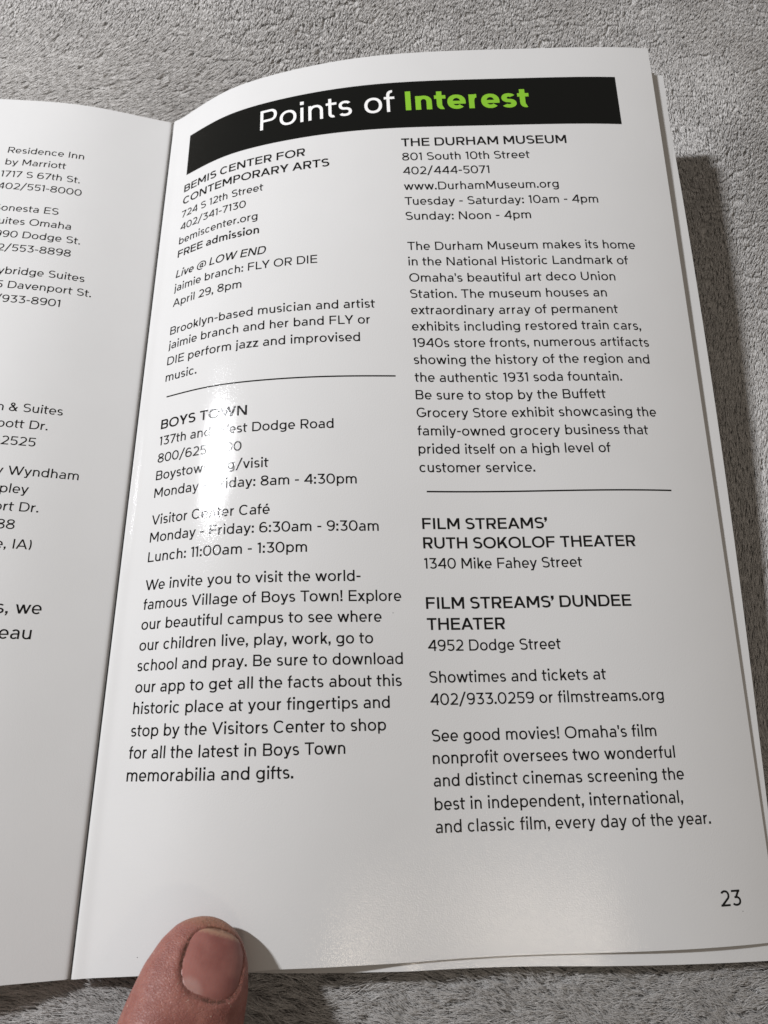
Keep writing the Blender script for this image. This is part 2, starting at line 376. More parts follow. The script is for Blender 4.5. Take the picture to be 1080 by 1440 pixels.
def grid_uv(us, f0, f1, nv):
    """grid between the lines v=f0(u) and v=f1(u)"""
    us = np.asarray(us); t = np.linspace(0,1,nv)
    V = f0(us)[:,None]*(1-t)[None]+f1(us)[:,None]*t[None]; U = np.repeat(us[:,None],nv,1)
    return U, V
def sheet_mesh(name, S, U, V, mats, parent, thick=0.13, extras=()):
    """a thin closed slab of paper plus printed pieces (lists of (u,v) outlines) lying on it"""
    nu, nv = U.shape
    P, N = S(U.ravel(), V.ravel(), True)
    n = nu*nv; idx = np.arange(n).reshape(nu,nv)
    a, b, c, d = idx[:-1,:-1].ravel(), idx[1:,:-1].ravel(), idx[1:,1:].ravel(), idx[:-1,1:].ravel()
    top = np.stack([a,d,c,b],1) if S.side > 0 else np.stack([a,b,c,d],1)
    verts = [P, P-N*thick]; norms = [N, -N]
    faces = top.tolist() + (top[:,::-1]+n).tolist(); mi = [0]*len(faces)
    rim = np.concatenate([idx[:-1,0], idx[-1,:-1], idx[:0:-1,-1], idx[0,:0:-1]])
    nb = 2*n; R0 = P[rim]; R1 = (P-N*thick)[rim]; m = len(rim)
    dr = np.roll(R0,-1,0)-np.roll(R0,1,0); o = np.cross(dr, N[rim]); o /= np.linalg.norm(o,axis=1)[:,None]+1e-9
    if ((R0-P.mean(0))*o).sum() < 0: o = -o
    verts += [R0, R1]; norms += [o, o]
    for i in range(m):
        j = (i+1) % m; f = [nb+i, nb+m+i, nb+m+j, nb+j]; faces.append(f if S.side < 0 else f[::-1]); mi.append(0)
    base = nb+2*m
    for (uv, fs, mat, lift) in extras:
        uv = np.asarray(uv); q, nn = S(uv[:,0], uv[:,1], True)
        verts.append(q+nn*lift); norms.append(nn)
        for f in fs: faces.append([k+base for k in f]); mi.append(mat)
        base += len(uv)
    Vv = np.concatenate(verts); Nn = np.concatenate(norms)
    me = bpy.data.meshes.new(name); me.from_pydata((Vv*MM).tolist(), [], faces)
    for mt in mats: me.materials.append(mt)
    me.polygons.foreach_set('material_index', np.array(mi,dtype=np.int32)); me.polygons.foreach_set('use_smooth', np.ones(len(faces),bool))
    me.update()
    me.normals_split_custom_set_from_vertices(Nn.tolist())
    o = bpy.data.objects.new(name, me); COL.objects.link(o); o.parent = parent
    return o
def text_piece(text, u0, v, em, wgt, mat, lift=.035, u1=None, slant=0.0, mirror=False, right=None):
    """one line of print -> (uv list, faces, material, lift); u0 = left ink edge, u1 = right ink edge"""
    gl, wd = typeset(text, wgt)
    k = (u1-u0)/wd if u1 is not None else em
    if right is not None: u0 = -(right) - wd*em; k = em      # left page: u is measured leftwards from the fold
    uv, fs = [], []
    for vv, ff in gl:
        o = len(uv)
        uv += [(u0+(p[0]+slant*p[1])*k, v-p[1]*em) for p in vv]; fs += [[i+o for i in f] for f in ff]
    if mirror: uv = [(-a, b) for a, b in uv]
    return (uv, fs, mat, lift)
def rect_piece(u0, u1, v0, v1, mat, lift, nu=90, nv=3):
    us = np.linspace(u0,u1,nu); v_ = np.linspace(v0,v1,nv); uv = [(a,b) for a in us for b in v_]
    fs = [[i*nv+j, i*nv+j+1, (i+1)*nv+j+1, (i+1)*nv+j] for i in range(nu-1) for j in range(nv-1)]
    return (uv, fs, mat, lift)

# ---------------------------------------------------------------- what is printed on page 23
UC = (7.468, 70.108)
LINES = [
 ('BEMIS CENTER FOR',0,30.78,44.63,3.50,146,0.00),
 ('CONTEMPORARY ARTS',0,35.16,51.09,3.50,146,0.00),
 ('724 S 12th Street',0,39.85,33.21,3.25,108,0.00),
 ('402/341-7130',0,44.21,28.46,3.25,108,0.00),
 ('bemiscenter.org',0,48.89,31.85,3.25,108,0.00),
 ('FREE admission',0,53.30,32.39,3.25,146,0.00),
 ('Live @ LOW END',0,59.89,34.13,3.25,126,0.20),
 ('jaimie branch: FLY OR DIE',0,64.31,47.54,3.25,108,0.00),
 ('April 29, 8pm',0,69.00,28.09,3.25,108,0.00),
 ('Brooklyn-based musician and artist',0,77.54,61.41,3.25,108,0.00),
 ('jaimie branch and her band FLY or',0,81.83,60.05,3.25,108,0.00),
 ('DIE perform jazz and improvised',0,86.48,57.53,3.25,108,0.00),
 ('music.',0,91.15,16.85,3.25,108,0.00),
 ('BOYS TOWN',0,104.24,30.61,3.50,146,0.00),
 ('137th and West Dodge Road',0,108.57,50.83,3.25,108,0.00),
 ('800/625-1400',0,113.08,29.58,3.25,108,0.00),
 ('Boystown.org/visit',0,117.52,35.96,3.25,108,0.00),
 ('Monday - Friday: 8am - 4:30pm',0,121.91,55.79,3.25,108,0.00),
 ('Visitor Center Café',0,128.56,36.41,3.25,108,0.00),
 ('Monday - Friday: 6:30am - 9:30am',0,132.73,60.37,3.25,108,0.00),
 ('Lunch: 11:00am - 1:30pm',0,137.33,44.65,3.25,108,0.00),
 ('We invite you to visit the world-',0,143.77,56.09,3.25,108,0.00),
 ('famous Village of Boys Town! Explore',0,148.06,64.76,3.25,108,0.00),
 ('our beautiful campus to see where',0,152.43,60.36,3.25,108,0.00),
 ('our children live, play, work, go to',0,156.88,58.44,3.25,108,0.00),
 ('school and pray. Be sure to download',0,161.16,64.61,3.25,108,0.00),
 ('our app to get all the facts about this',0,165.56,64.22,3.25,108,0.00),
 ('historic place at your fingertips and',0,169.85,61.54,3.25,108,0.00),
 ('stop by the Visitors Center to shop',0,174.22,60.64,3.25,108,0.00),
 ('for all the latest in Boys Town',0,178.47,52.24,3.25,108,0.00),
 ('memorabilia and gifts.',0,182.74,41.93,3.25,108,0.00),
 ('THE DURHAM MUSEUM',1,30.58,113.26,3.50,146,0.00),
 ('801 South 10th Street',1,34.95,103.23,3.25,108,0.00),
 ('402/444-5071',1,39.28,92.39,3.25,108,0.00),
 ('www.DurhamMuseum.org',1,43.96,109.80,3.25,108,0.00),
 ('Tuesday - Saturday: 10am - 4pm',1,48.45,119.48,3.25,108,0.00),
 ('Sunday: Noon - 4pm',1,52.85,101.85,3.25,108,0.00),
 ('The Durham Museum makes its home',1,61.57,127.41,3.25,108,0.00),
 ('in the National Historic Landmark of',1,65.94,125.07,3.25,108,0.00),
 ("Omaha's beautiful art deco Union",1,70.47,121.20,3.25,108,0.00),
 ('Station. The museum houses an',1,74.91,118.51,3.25,108,0.00),
 ('extraordinary array of permanent',1,79.34,120.76,3.25,108,0.00),
 ('exhibits including restored train cars,',1,83.70,125.99,3.25,108,0.00),
 ('1940s store fronts, numerous artifacts',1,88.04,127.45,3.25,108,0.00),
 ('showing the history of the region and',1,92.45,126.96,3.25,108,0.00),
 ('the authentic 1931 soda fountain.',1,97.01,119.53,3.25,108,0.00),
 ('Be sure to stop by the Buffett',1,101.44,115.09,3.25,108,0.00),
 ('Grocery Store exhibit showcasing the',1,105.86,126.81,3.25,108,0.00),
 ('family-owned grocery business that',1,110.32,124.26,3.25,108,0.00),
 ('prided itself on a high level of',1,114.71,114.73,3.25,108,0.00),
 ('customer service.',1,119.12,96.70,3.25,108,0.00),
 ('FILM STREAMS’',1,132.27,98.32,3.50,146,0.00),
 ('RUTH SOKOLOF THEATER',1,136.61,117.81,3.50,146,0.00),
 ('1340 Mike Fahey Street',1,141.05,105.25,3.25,108,0.00),
 ('FILM STREAMS’ DUNDEE',1,149.74,115.22,3.50,146,0.00),
 ('THEATER',1,154.19,87.11,3.50,146,0.00),
 ('4952 Dodge Street',1,158.56,98.86,3.25,108,0.00),
 ('Showtimes and tickets at',1,165.03,107.93,3.25,108,0.00),
 ('402/933.0259 or filmstreams.org',1,169.50,119.95,3.25,108,0.00),
 ("See good movies! Omaha's film",1,176.62,117.39,3.25,108,0.00),
 ('nonprofit oversees two wonderful',1,180.92,120.90,3.25,108,0.00),
 ('and distinct cinemas screening the',1,185.18,122.28,3.25,108,0.00),
 ('best in independent, international,',1,189.58,121.42,3.25,108,0.00),
 ('and classic film, every day of the year.',1,193.75,126.95,3.25,108,0.00),
 ('23',2,208.89,131.38,3.95,108,0.00),
]
LEFT = [("Residence Inn",20.75,22.37),("by Marriott",25.15,26.52),("1717 S 67th St.",29.55,22.33),("402/551-8000",33.9,21.37),
 ("Sonesta ES",41.5,26.12),("Suites Omaha",45.95,22.44),("6990 Dodge St.",50.34,19.59),("402/553-8898",54.78,21.31),
 ("Staybridge Suites",62.11,17.03),("9265 Davenport St.",66.46,14.91),("402/933-8901",70.79,21.71),
 ("Inn & Suites",101.29,16.86),("Abbott Dr.",105.59,19.54),("-2525",110.03,21.5),
 ("by Wyndham",117.47,11.34),("pley",121.84,21.17),("ort Dr.",126.12,18.5),("88",130.35,22.66),("e, IA)",134.8,18.66)]

booklet = empty('booklet')
tag(booklet, "open white booklet turned to a page of museums and theatres, on the grey blanket", 'booklet')

us = np.unique(np.concatenate([np.linspace(0,6,25), np.linspace(6,50,60), np.linspace(50,W,45)]))
bot = lambda u: np.interp(u, [0,15,39,64,99,W], [216.6,215.5,215.0,215.8,215.95,215.9])
U, V = grid_uv(us, lambda u: 0*u, bot, 90)
ex = []
for t, c, v, u1, em, wg, sl in LINES:
    ex.append(text_piece(t, UC[c] if c < 2 else 126.9, v, em, wg, 1, u1=u1, slant=sl))
ex.append(rect_piece(8.3, 65.6, 95.40, 95.74, 1, .035, 60, 2)); ex.append(rect_piece(71.5, 128.0, 123.5, 123.84, 1, .035, 40, 2))
for q_ in ((62.8,150.5),(13.2,212.6),(131.4,209.9),(97.0,158.3)): ex.append(rect_piece(q_[0], q_[0]+.14, q_[1], q_[1]+.13, 1, .03, 3, 2))      # specks of dirt
page = sheet_mesh('page', S_PAGE, U, V, [M_PAPER, M_BLACK], booklet, extras=ex)
tag(page, "printed page with two text columns under a black heading bar")
# the heading bar, a printed block with its title
def banner():
    nu, nv = 110, 6
    U_, V_ = np.meshgrid(np.linspace(7.78,128.62,nu), np.linspace(9.74,24.6,nv), indexing='ij')
    P, N = S_PAGE(U_.ravel(), V_.ravel(), True)
    verts = [P+N*.03]; norms = [N]; idx = np.arange(nu*nv).reshape(nu,nv)
    faces = np.stack([idx[:-1,:-1].ravel(), idx[:-1,1:].ravel(), idx[1:,1:].ravel(), idx[1:,:-1].ravel()],1).tolist(); mi = [0]*len(faces); base = nu*nv
    for uv, fs, mat, lift in (text_piece("Points of", 31.95, 19.32, 9.45, 92, 1, .07, u1=69.0), text_piece("Interest", 71.9, 19.12, 8.5, 184, 2, .07, u1=104.75)):
        uv = np.asarray(uv); q, nn = S_PAGE(uv[:,0], uv[:,1], True); verts.append(q+nn*lift); norms.append(nn)
        for f in fs: faces.append([k+base for k in f]); mi.append(mat)
        base += len(uv)
    me = bpy.data.meshes.new('heading_bar'); me.from_pydata((np.concatenate(verts)*MM).tolist(), [], faces)
    for mt in (M_BAN, M_WHITE, M_GREEN): me.materials.append(mt)
    me.polygons.foreach_set('material_index', np.array(mi,dtype=np.int32)); me.polygons.foreach_set('use_smooth', np.ones(len(faces),bool)); me.update()
    me.normals_split_custom_set_from_vertices(np.concatenate(norms).tolist())
    o = bpy.data.objects.new('heading_bar', me); COL.objects.link(o); o.parent = page
banner()

# the facing page, sheets under both, and the cover
usl = np.unique(np.concatenate([np.linspace(0,5,22), np.linspace(5,W,70)]))
ex = [text_piece(t, 0, v, 3.05, 92, 1, right=ue, mirror=True) for t, v, ue in LEFT]
ex += [text_piece("s, we", 0, 148.99, 3.75, 92, 1, right=14.65, mirror=True), text_piece("reau", 0, 154.34, 3.75, 92, 1, right=15.83, mirror=True)]
U, V = grid_uv(usl, lambda u: 0*u, lambda u: np.interp(u,[0,14,40],[216.6,215.9,215.9]), 60)
facing = sheet_mesh('page', S_LEFT, U, V, [M_PAPER, M_BLACK], booklet, extras=ex)
tag(facing, "facing page with a list of hotels, cut by the photo's edge")
us2 = np.linspace(0.4, 1, 60)
def under(S, w0, w1, v0, b0, b1, nm='page'):
    t = np.linspace(0.003,1,60); nv = 50
    vv = np.linspace(0,1,nv); V_ = v0+(H-v0)*vv
    U_ = t[:,None]*(W+w0+w1*V_[None]/H); VV = v0+(H+b0+b1*U_-v0)*vv[None]
    return sheet_mesh(nm, S, U_, VV, [M_PAPER], booklet)
S_TWO = Under(S_TWO, S_PAGE, .15); S_THREE = Under(S_THREE, S_TWO, .3)
under(S_TWO, 5.6639, -5.7667, 5.6, 0.1302, -0.0019)
under(S_THREE, 8.1527, -8.0953, 10.6, -0.0682, 0.0253)
for k, f in enumerate((.9, .8, .7)):                    # the rest of the block, lying ever flatter on the blanket
    base_t = 0.136
    a2 = (Ag-base_t)*f+base_t-.012*(k+1)
    under(Under(Sheet(a2, Bg*f, Cg*f, 1, -.75-.15*k, .3), S_PAGE, 1.0+.5*k), 2.0-.6*k, 0, 3.0, -1.0, 0.0)
for k, f in enumerate((.0, 0.03, .06)):
    under(Under(Sheet(aL-.02-f, bL*(.95-f), np.zeros(NU), -1, -.8-.15*k, -.3), S_LEFT, .5+.3*k), .4*k, 0, 0.0, 0.0, 0.0)

# ---------------------------------------------------------------- the hand: thumb on the page, fist just outside the frame
T0 = np.array([27.8,-205.15,10.0]); TB = np.array([-.215,-.906,.367]); TB /= np.linalg.norm(TB)
roll = math.radians(18)
side0 = np.cross(TB, [0,0,1.]); side0 /= np.linalg.norm(side0); side0 *= np.sign(side0[0])
up0 = np.cross(side0, -TB); up0 *= np.sign(up0[2])
TN = up0*math.cos(roll)+side0*math.sin(roll); TS = side0*math.cos(roll)-up0*math.sin(roll)
sk = [0,.25,.6,1.5,3,6,10,14,20,26,32,40,52]
f_hw = lambda s: np.interp(s, [0,.2,.5,1.2,2.5,5,9,14,20,28,36,52], [0,1.7,2.7,4.4,6.1,7.8,9.2,9.9,10.3,10.4,10.6,11.5])
f_tu = lambda s: np.interp(s, sk, [0,.9,1.5,2.5,3.5,4.7,5.8,6.6,7.2,7.7,8.0,8.2,9])
f_tl = lambda s: np.interp(s, sk, [0,1.2,2.0,3.2,4.4,5.9,7.3,8.1,8.6,8.8,8.8,9.0,11])
def loft(rings, bm_v, bm_f):
    """closed tube through rings of equal length"""
    o = len(bm_v); n = len(rings[0])
    for r in rings: bm_v.extend([tuple(p) for p in r])
    for i in range(len(rings)-1):
        for j in range(n):
            k = (j+1) % n; bm_f.append((o+i*n+j, o+i*n+k, o+(i+1)*n+k, o+(i+1)*n+j))
    bm_f.append(tuple(o+j for j in range(n))[::-1]); e = o+(len(rings)-1)*n; bm_f.append(tuple(e+j for j in range(n)))
hv, hf = [], []
ang = np.linspace(0, 2*np.pi, 72, endpoint=False)
def sup(a, e=2.25): return np.sign(np.cos(a))*np.abs(np.cos(a))**(2/e), np.sign(np.sin(a))*np.abs(np.sin(a))**(2/e)
def axis_pt(s):                                          # the axis of the thumb runs straight, then drops into the hand
    p = T0+TB*s
    if s > 30: p = p+np.array([-.0045,.001,-.0075])*(s-30)**2
    return p
rings = []
for s in np.concatenate([[.03,.15,.35,.6],np.linspace(1,12,23),np.linspace(13,52,40)]):
    ca, sa = sup(ang); hw = max(f_hw(s),.25); c = axis_pt(s)
    rings.append(c[None]+TS[None]*(ca*hw)[:,None]+TN[None]*(np.where(sa>0, f_tu(s), f_tl(s))*sa)[:,None])
loft(rings, hv, hf)
def limb(pts, rad, flat=1.0, n=28, upv=(0,0,1)):
    """a tapering rounded limb through points"""
    pts = np.array(pts,float); rad = np.array(rad,float)
    t = np.concatenate([[0],np.cumsum(np.linalg.norm(np.diff(pts,axis=0),axis=1))])
    fx = [spline(t, pts[:,i]) for i in range(3)]; fr = spline(t, rad)
    q = np.linspace(0,t[-1],max(12,int(t[-1]/2.5))); C_ = np.stack([f(q) for f in fx],1); R_ = fr(q)
    d = np.gradient(C_,axis=0); d /= np.linalg.norm(d,axis=1)[:,None]
    rings = []; a = np.linspace(0,2*np.pi,n,endpoint=False)
    caps = [(0,-.98,.2),(0,-.8,.6),(0,-.45,.9)]
    seq = [(C_[0]+d[0]*R_[0]*k, d[0], R_[0]*m) for _,k,m in caps]+[(C_[i],d[i],R_[i]) for i in range(len(q))]+[(C_[-1]-d[-1]*R_[-1]*k, d[-1], R_[-1]*m) for _,k,m in caps[::-1]]
    for c, dd, r in seq:
        s_ = np.cross(dd, upv); s_ /= np.linalg.norm(s_); u_ = np.cross(s_, dd)
        rings.append(c[None]+s_[None]*(np.cos(a)*r*flat)[:,None]+u_[None]*(np.sin(a)*r)[:,None])
    loft(rings, hv, hf)
b52 = axis_pt(46)
limb([b52, b52+[-6,-16,-5], (-8,-300,15), (-24,-345,18)], [10.5,13,16,17])                      # ball of the thumb
limb([(-26,-268,20),(-32,-300,21),(-38,-350,22)], [12,13.5,15], flat=2.5)                          # palm
limb([(-38,-345,22),(-50,-385,25),(-78,-470,32),(-110,-560,40)], [17,18,25,32], flat=1.35)         # wrist and forearm
for k,(mx,my,mz,L1,r) in enumerate(((-6,-272,24,26,8.6),(-24,-262,26,29,9.0),(-43,-266,25,27,8.6),(-60,-278,22,21,7.6))):  # curled fingers
    p1 = np.array([mx,my,mz]); p0 = p1+[-6,-26,-1]; p2 = p1+[1,L1*.72,-L1*.42]; p3 = p2+[1,-4,-11]; p4 = p3+[0,-17,0.5]
    p3[2] = max(p3[2],5); p4[2] = max(p4[2],5)
    limb([p0,p1,(p1+p2)/2+[0,1,2],p2,p3,p4], [r*1.15,r*1.12,r*.98,r*1.0,r*.88,r*.8])
me = bpy.data.meshes.new('hand_raw'); me.from_pydata((np.array(hv)).tolist(), [], hf); me.update()
tmp = bpy.data.objects.new('hand_raw', me); COL.objects.link(tmp)
md = tmp.modifiers.new('r','REMESH'); md.mode = 'VOXEL'; md.voxel_size = 0.55
md = tmp.modifiers.new('s','SMOOTH'); md.factor = .5; md.iterations = 8
bpy.context.view_layer.update()
hm = bpy.data.meshes.new_from_object(tmp.evaluated_get(bpy.context.evaluated_depsgraph_get()))
bpy.data.objects.remove(tmp); bpy.data.meshes.remove(me)
n = len(hm.vertices); co = np.empty(n*3); hm.vertices.foreach_get('co', co); co = co.reshape(-1,3)
rel = co-T0; loc = np.stack([rel@TB, rel@TS, rel@TN],1)            # along, across, up, in the thumb's own frame
SC, BC, HL, HB = 6.9, 1.3, 5.0, 5.5
def nail_r(s, b): return (np.abs((s-SC)/HL)**2.7+np.abs((b-BC)/HB)**2.5)**(1/2.6)
z = loc[:,2]; s_, b_ = loc[:,0], loc[:,1]
near = (z > 0) & (s_ > -1) & (s_ < 24)
r = nail_r(s_, b_)
dz = np.where(r < 1, -.36*ss(1.03,.95,r), 0)+.20*np.exp(-((r-1.14)/.12)**2)*ss(2.5,6,s_)+.20*np.exp(-((r-1.3)/.2)**2)*ss(8,12,s_)
wr = .22*(vnoise(s_*1.0+40, b_*.16+9, 7)-.5)*ss(11,15,s_)-.10*np.exp(-((r-1.22-.05*np.sin(b_*2.1))/.05)**2)*ss(7,10,s_)           # soft creases across the thumb
co[near] += TN[None]*(dz+wr)[near][:,None]
hm.vertices.foreach_set('co', (co*MM).ravel())
hm.polygons.foreach_set('use_smooth', np.ones(len(hm.polygons),bool)); hm.update()
at = hm.attributes.new('thumb_local','FLOAT_VECTOR','POINT'); at.data.foreach_set('vector', loc.ravel())
hand = bpy.data.objects.new('person', hm); COL.objects.link(hand)
tag(hand, "bare thumb with a short dirty nail pressing down the open booklet's lower edge", 'person')

def skin_material():
    m = NT('skin'); b = m.b
    at = m.n('ShaderNodeAttribute', attribute_name='thumb_local'); v = at.outputs['Vector']
    sep = m.n('ShaderNodeSeparateXYZ'); m.l(v, sep.inputs[0]); S, B, N_ = sep.outputs
    n1 = m.n('ShaderNodeTexNoise', i_Scale=.35, i_Detail=4.0, i_Roughness=.6); m.l(v, n1.inputs['Vector'])
    n2 = m.n('ShaderNodeTexNoise', i_Scale=2.2, i_Detail=3.0); m.l(v, n2.inputs['Vector'])
    c = m.mix(m.ramp(n1.outputs[0], .35, .65), (0.235,0.083,0.066), (0.30,0.122,0.096))
    c = m.mix(m.math('MULTIPLY', m.ramp(n2.outputs[0], .55, .75), .35), c, (0.19,0.058,0.046))
    # paler, yellowish skin at the very tip
    c = m.mix(m.math('MULTIPLY', m.ramp(S, 3.2, .6), .55), c, (0.37,0.19,0.105))
    # distance from the outline of the nail
    ds = m.math('POWER', m.math('ABSOLUTE', m.math('DIVIDE', m.math('SUBTRACT', S, SC), HL)), 2.7)
    db = m.math('POWER', m.math('ABSOLUTE', m.math('DIVIDE', m.math('SUBTRACT', B, BC), HB)), 2.5)
    r = m.math('POWER', m.math('ADD', ds, db), 1/2.6)
    wob = m.math('ADD', r, m.math('MULTIPLY', m.math('SUBTRACT', n2.outputs[0], .5), .10))
    top = m.ramp(N_, 0, 1.5)
    band = m.math('MULTIPLY', m.math('MULTIPLY', m.ramp(wob, 1.075, 1.01), m.ramp(wob, .90, .98)), top)
    side = m.math('MULTIPLY', m.ramp(B, -2.5, -4.5), m.math('MULTIPLY', m.ramp(S, 2.5, 4), m.ramp(S, 10.5, 8)))
    tipz = m.ramp(S, 3.0, 2.2); rgt = m.math('MULTIPLY', m.ramp(B, 3.5, 5), m.ramp(S, 5, 8))
    band = m.math('MULTIPLY', band, m.math('MAXIMUM', m.math('MAXIMUM', side, tipz), m.math('MAXIMUM', m.math('MULTIPLY', rgt, .7), m.math('ADD', m.math('MULTIPLY', m.math('MULTIPLY', m.ramp(S, 8.5, 10.5), m.ramp(B, -1, 1.5)), .6), .3))))
    n3 = m.n('ShaderNodeTexNoise', i_Scale=1.3, i_Detail=3.0); m.l(v, n3.inputs['Vector'])
    dark_rim = m.math('MULTIPLY', m.math('MULTIPLY', band, m.ramp(n3.outputs[0], .36, .56)), .85)
    c = m.mix(dark_rim, c, (0.085,0.035,0.02))  # dirt at the free edge, patchy dark line along the sides and cuticle
    # brownish stain beyond the free edge
    st = m.math('MULTIPLY', m.math('MULTIPLY', m.ramp(S, 2.6, 1.2), m.ramp(n3.outputs[0], .45, .62)), .5)
    c = m.mix(st, c, (0.20,0.085,0.04))
    # dry white flakes
    vo = m.n('ShaderNodeTexVoronoi', i_Scale=.95, feature='F1'); m.l(v, vo.inputs['Vector'])
    sx = m.n('ShaderNodeSeparateColor'); m.l(vo.outputs['Color'], sx.inputs[0])
    fl = m.math('MULTIPLY', m.ramp(vo.outputs['Distance'], .17, .10), m.ramp(sx.outputs[0], .88, .90))
    rim = m.math('MULTIPLY', m.math('MULTIPLY', m.ramp(r, 1.02, 1.1), m.ramp(r, 1.32, 1.16)), m.math('MULTIPLY', m.ramp(n2.outputs[0], .66, .72), top))
    fl = m.math('MAXIMUM', m.math('MULTIPLY', fl, .5), m.math('MULTIPLY', rim, .45))
    c = m.mix(fl, c, (0.72,0.62,0.50))
    m.l(c, b.inputs['Base Color'])
    b.inputs['Subsurface Weight'].default_value = .25; b.inputs['Subsurface Radius'].default_value = (1.0,.35,.2); b.inputs['Subsurface Scale'].default_value = .012
    m.l(m.math('ADD', m.math('MULTIPLY', n2.outputs[0], .2), .42), b.inputs['Roughness'])
    # creases and pores
    vo2 = m.n('ShaderNodeTexVoronoi', i_Scale=1.9, feature='DISTANCE_TO_EDGE')
    mp = m.n('ShaderNodeMapping'); mp.inputs['Scale'].default_value = (1.5,.55,1); m.l(v, mp.inputs[0])
    wn = m.n('ShaderNodeTexNoise', i_Scale=1.0); m.l(v, wn.inputs['Vector'])
    va = m.n('ShaderNodeVectorMath', operation='ADD'); m.l(mp.outputs[0], va.inputs[0]); m.l(wn.outputs['Color'], va.inputs[1]); m.l(va.outputs[0], vo2.inputs['Vector'])
    hgt = m.math('ADD', m.math('MULTIPLY', m.ramp(vo2.outputs['Distance'], 0, .22), .5), m.math('MULTIPLY', n2.outputs[0], .35))
    bp = m.n('ShaderNodeBump', i_Strength=.42, i_Distance=.0022); m.l(hgt, bp.inputs['Height']); m.l(bp.outputs[0], b.inputs['Normal'])
    return m.m
hm.materials.clear(); hm.materials.append(skin_material())

# the nail plate
def nail():
    nr, na = 16, 72; verts, att = [], []
    def at_(rr, a):
        ca, sa = math.cos(a), math.sin(a); k = (abs(ca)**2.7+abs(sa)**2.5)**(-1/2.6)
        return SC+HL*rr*k*ca, BC+HB*rr*k*sa
    def hgt(s, b):
        s = max(s,.8); hw = f_hw(s); tu = f_tu(s)
        base = tu*(1-min(.97,abs(b)/hw)**2.25)**(1/2.25)
        return base-.10-.30*(abs(b-BC)/HB)**3-.35*ss(10.4,11.9,s)
    def add(s, b, dz):
        verts.append((T0+TB*s+TS*b+TN*(hgt(s,b)+dz))*MM); att.append((s,b,dz))
    add(SC, BC, 0); faces = []
    for i in range(1, nr+1):
        for j in range(na): s, b = at_(.985*i/nr, 2*math.pi*j/na); add(s, b, 0)
    for j in range(na): s, b = at_(.985, 2*math.pi*j/na); add(s, b, -.45)
    for j in range(na): faces.append((0, 1+j, 1+(j+1)%na))
    for i in range(nr):
        for j in range(na):
            a = 1+i*na+j; b = 1+i*na+(j+1)%na; faces.append((a, a+na, b+na, b))
    me = bpy.data.meshes.new('nail'); me.from_pydata([tuple(v) for v in verts], [], faces)
    me.polygons.foreach_set('use_smooth', np.ones(len(faces),bool)); me.update()
    bm = bmesh.new(); bm.from_mesh(me); bmesh.ops.recalc_face_normals(bm, faces=bm.faces)
    bm.faces.ensure_lookup_table()
    if bm.faces[0].normal.dot(Vector(TN)) < 0: bmesh.ops.reverse_faces(bm, faces=bm.faces)
    bm.to_mesh(me); bm.free()
    a = me.attributes.new('thumb_local','FLOAT_VECTOR','POINT'); a.data.foreach_set('vector', np.array(att,float).ravel())
    o = bpy.data.objects.new('nail', me); COL.objects.link(o); o.parent = hand
    m = NT('nail'); b = m.b
    t = m.n('ShaderNodeAttribute', attribute_name='thumb_local'); v = t.outputs['Vector']
    sep = m.n('ShaderNodeSeparateXYZ'); m.l(v, sep.inputs[0]); S, B, _ = sep.outputs
    mp = m.n('ShaderNodeMapping'); mp.inputs['Scale'].default_value = (.12,2.6,1); m.l(v, mp.inputs[0])
    rid = m.n('ShaderNodeTexNoise', i_Scale=1.0, i_Detail=2.0); m.l(mp.outputs[0], rid.inputs['Vector'])
    n1 = m.n('ShaderNodeTexNoise', i_Scale=.16, i_Detail=4.0); m.l(v, n1.inputs['Vector'])
    n2 = m.n('ShaderNodeTexNoise', i_Scale=2.5, i_Detail=3.0); m.l(v, n2.inputs['Vector'])
    c = m.mix(m.ramp(n1.outputs[0], .32, .68), (0.24,0.085,0.072), (0.34,0.142,0.12))
    # pale lunula towards the cuticle's left, yellowish free edge
    lx = m.math('POWER', m.math('DIVIDE', m.math('SUBTRACT', S, 11.5), 2.2), 2.0); ly = m.math('POWER', m.math('DIVIDE', m.math('ADD', B, 2.0), 2.6), 2.0)
    c = m.mix(m.math('MULTIPLY', m.ramp(m.math('ADD', lx, ly), 1.3, .4), .32), c, (0.52,0.38,0.34))
    fe = m.math('ADD', S, m.math('MULTIPLY', n2.outputs[0], .8))
    c = m.mix(m.math('MULTIPLY', m.ramp(fe, 3.7, 2.9), .65), c, (0.46,0.29,0.19))
    dl = m.math('MULTIPLY', m.ramp(fe, 3.0, 2.45), m.ramp(n2.outputs[0], .38, .55))
    c = m.mix(m.math('MULTIPLY', dl, .75), c, (0.13,0.06,0.03))
    m.l(c, b.inputs['Base Color']); b.inputs['Roughness'].default_value = .42
    b.inputs['Subsurface Weight'].default_value = .15; b.inputs['Subsurface Radius'].default_value = (1,.35,.2); b.inputs['Subsurface Scale'].default_value = .01
    bp = m.n('ShaderNodeBump', i_Strength=.10, i_Distance=.002); m.l(rid.outputs[0], bp.inputs['Height']); m.l(bp.outputs[0], b.inputs['Normal'])
    me.materials.append(m.m)
nail()

